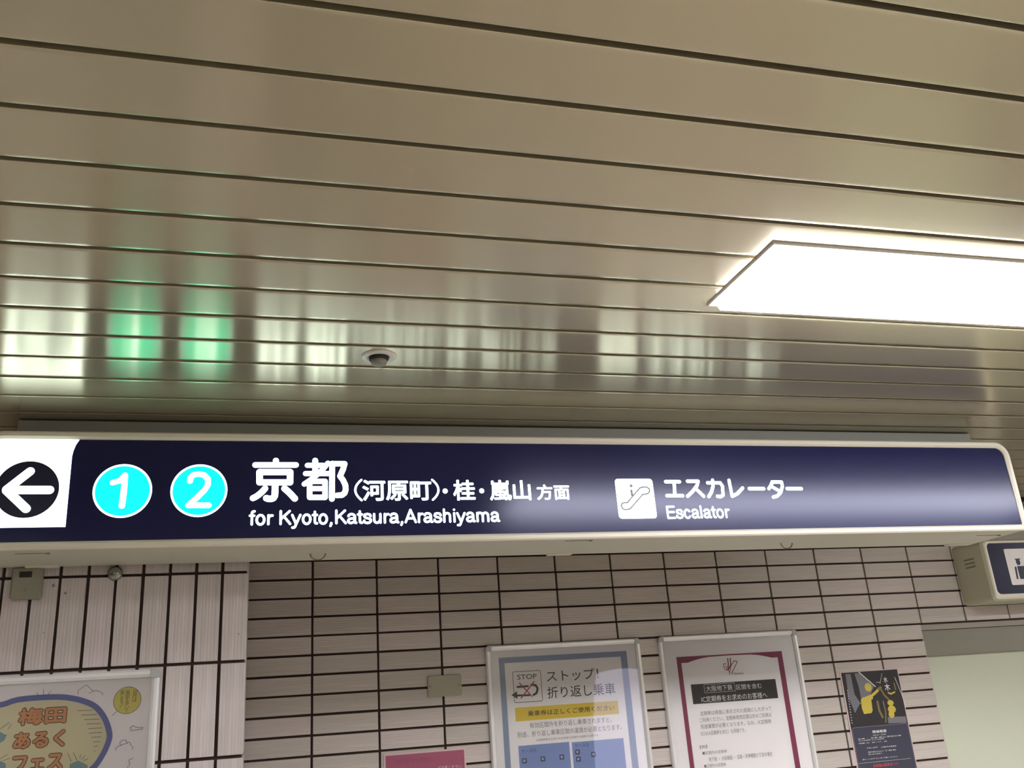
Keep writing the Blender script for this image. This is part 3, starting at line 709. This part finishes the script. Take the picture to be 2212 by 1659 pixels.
fit(m, '10\n月\nは', c1, (1755, 400), (1820, 400), (1790, 305), (1775, 468), yc_, .02, 'col', .8); fit(m, '梅\n田\nを\n歩\nい\nて', c1, (1660, 460), (1715, 460), (1710, 310), (1665, 610), yc_, .02, 'col', .8)
fit(m, '楽\nし\nも\nう\n！', c1, (1590, 440), (1645, 440), (1635, 310), (1600, 570), yc_, .02, 'col', .8)
m.build('bubble_lettering', 'pencil', t1)
cover(t1, *P1, y1)

# unframed dark event poster near the door
P4 = (2.3450, 2.6270, -.322, .0768)
Y4 = DB-.0072
t4 = thing('event_poster', 'unframed dark poster with yellow figures and info panel, beside the door', 'poster', (2.486, DB, -.12))
MB().box(P4[0], P4[1], Y4, Y4+.0009, P4[2], P4[3]).build('sheet', 'pinkpaper', t4)
c4 = conv(1800, 1430, 7.245, Y4); ya, yb_, yc_, yd_ = Y4-e, Y4-2*e, Y4-3*e, Y4-4*e
B4 = .006
MB().poly([(P4[0]+B4, P4[2]+B4), (P4[1]-B4*.6, P4[2]+B4), (P4[1]-B4*.6, P4[3]-B4*.6), (P4[0]+B4, P4[3]-B4*.6)], ya).build('night_scene', 'night', t4)
m = MB()
m.poly([c4(190, 190), c4(270, 190), c4(330, 500), c4(420, 640), c4(340, 800), c4(240, 560)], yb_); m.poly([c4(330, 180), c4(400, 170), c4(640, 380), c4(560, 560), c4(440, 600), c4(400, 400)], yb_)
m.poly([c4(850, 860), c4(1130, 850), c4(1150, 950), c4(860, 960)], yb_)
m.ribbon([c4(340, 700), c4(430, 640)], .004, yb_); m.build('grey_scenery', 'steel', t4)
m = MB()
m.ribbon([c4(400, 160), c4(660, 385)], .0035, yb_-e/2); m.ribbon([c4(960, 240), c4(1075, 520), c4(1130, 700)], .0022, yb_-e/2); m.ribbon([c4(730, 340), c4(760, 180)], .0014, yb_-e/2); m.ribbon([c4(670, 318), c4(735, 318)], .0014, yb_-e/2)
for i in range(13): q = c4(222+i*6, 450+i*42); m.disc(q[0], q[1], .0022, yb_-e/2, 8)
fit(m, '水', c4, (785, 290), (850, 285), (820, 232), (820, 322), yc_, .02); fit(m, '木', c4, (800, 390), (885, 385), (850, 335), (850, 450), yc_, .02)
m.build('white_calligraphy', 'white', t4)
m = MB(); q = c4(545, 395); m.disc(q[0], q[1], .0165, yc_, 28)
m.ribbon([c4(520, 560), c4(600, 530), c4(690, 450)], .011, yc_); m.poly([c4(430, 580), c4(590, 560), c4(615, 760), c4(595, 800), c4(480, 815), c4(445, 720)], yc_)
m.ribbon([c4(470, 580), c4(600, 560)], .013, yc_)
m.build('yellow_figure', 'gold', t4); m = MB(); q = c4(895, 640); m.disc(q[0], q[1], .015, yc_, 24, .011); q = c4(915, 740); m.disc(q[0], q[1], .019, yc_-1e-4, 24, .015); q = c4(910, 820); m.disc(q[0], q[1], .014, yc_-2e-4, 20, .014)
m.ribbon([c4(860, 480), c4(900, 500), c4(960, 470)], .006, yc_); m.build('yellow_figure', 'gold', t4)
m = MB(); m.ribbon([c4(740, 420), c4(800, 520), c4(880, 600)], .008, yb_-e/3); m.ribbon([c4(690, 620), c4(720, 760), c4(770, 860)], .010, yb_-e/3); m.ribbon([c4(780, 620), c4(820, 780), c4(820, 940)], .006, yb_-e/3)
m.ribbon([c4(690, 440), c4(740, 400)], .012, yb_-e/3); m.ribbon([c4(950, 330), c4(975, 430)], .006, yb_-e/3); m.build('gold_branches', 'darkgold', t4)
a = c4(290, 1040); b = c4(1165, 985); zt = c4(725, 995)[1]
ipn = MB().poly(rrect(a[0], b[0], P4[2]+.008, zt, .012, 5), yc_).build('info_panel', 'slate', t4)
MB().ribbon(rrect(a[0], b[0], P4[2]+.008, zt, .012, 5), .0012, yd_, closed=True).build('panel_outline', 'lilac', t4)
m = MB(); fit(m, '開催概要', c4, (612, 1090), (830, 1075), (720, 1062), (720, 1108), yd_, .03)
for s_, L, Rr in (('10月1日～11月30日', (620, 1146), (820, 1132)), ('会場 ・ 京都 嵐山 駅前広場', (380, 1200), (1060, 1155)), ('大人500円 小人200円', (390, 1232), (790, 1204)), ('時間 10：00～17：00', (400, 1272), (840, 1242)),
                  ('料金1,200円', (525, 1350), (690, 1330)), ('入場券付き乗車券', (740, 1335), (985, 1310)), ('駅窓口にて発売', (540, 1410), (980, 1375)), ('お問い合わせは係員まで', (545, 1445), (760, 1430)), ('詳しくはチラシをご覧ください', (460, 1550), (1000, 1455))):
    xm = (L[0]+Rr[0])/2; ym = (L[1]+Rr[1])/2; fit(m, s_, c4, L, Rr, (xm, ym-10), (xm, ym+11), yd_)
m.ribbon([c4(390, 1590), c4(1210, 1508)], .0008, yd_); m.build('white_lettering', 'white', t4)
m = MB(); fit(m, '京都嵐山電車まつり', c4, (620, 1625), (1010, 1580), (815, 1585), (815, 1632), yd_, .02); m.build('red_lettering', 'redtext', t4)

# magenta notice at the bottom
P5 = (.4590, .7535, -.305, -.0962)
Y5 = DB-.0072
t5 = thing('magenta_notice', 'magenta paper notice with pale border below the blank plate', 'notice', (.606, DB, -.2))
MB().box(P5[0], P5[1], Y5, Y5+.0009, P5[2], P5[3]).build('sheet', 'pinkpaper', t5)
MB().poly([(P5[0]+.006, P5[2]+.006), (P5[1]-.006, P5[2]+.006), (P5[1]-.006, P5[3]-.006), (P5[0]+.006, P5[3]-.006)], Y5-e).build('printed_field', 'magenta', t5)
c5 = conv(820, 1590, 11.06, Y5)
m = MB(); fit(m, 'お忘れ物に', c5, (390, 620), (1290, 540), (800, 520), (800, 640), Y5-2*e); m.build('dark_lettering', 'magenta_dark', t5)
m = MB(); fit(m, 'ご注意ください', c5, (1390, 730), (1950, 710), (1650, 695), (1650, 830), Y5-2*e); m.build('pale_lettering', 'pinkpaper', t5)

# back-lit advertisement on the wall behind the viewer (it shows as the lavender reflection in the poster covers)
ad = thing('advert_lightbox', 'back-lit lavender advertisement case on the wall behind the viewer', 'advertisement', (4.18, YR, -.33))
MB().box(3.80, 4.56, YR+.002, YR+.07, -.95, .28, .01).build('casing', 'alu', ad)
MB().poly([(3.84, -.91), (4.52, -.91), (4.52, .24), (3.84, .24)], YR+.0705).build('lit_sheet', 'lit_lavender', ad)
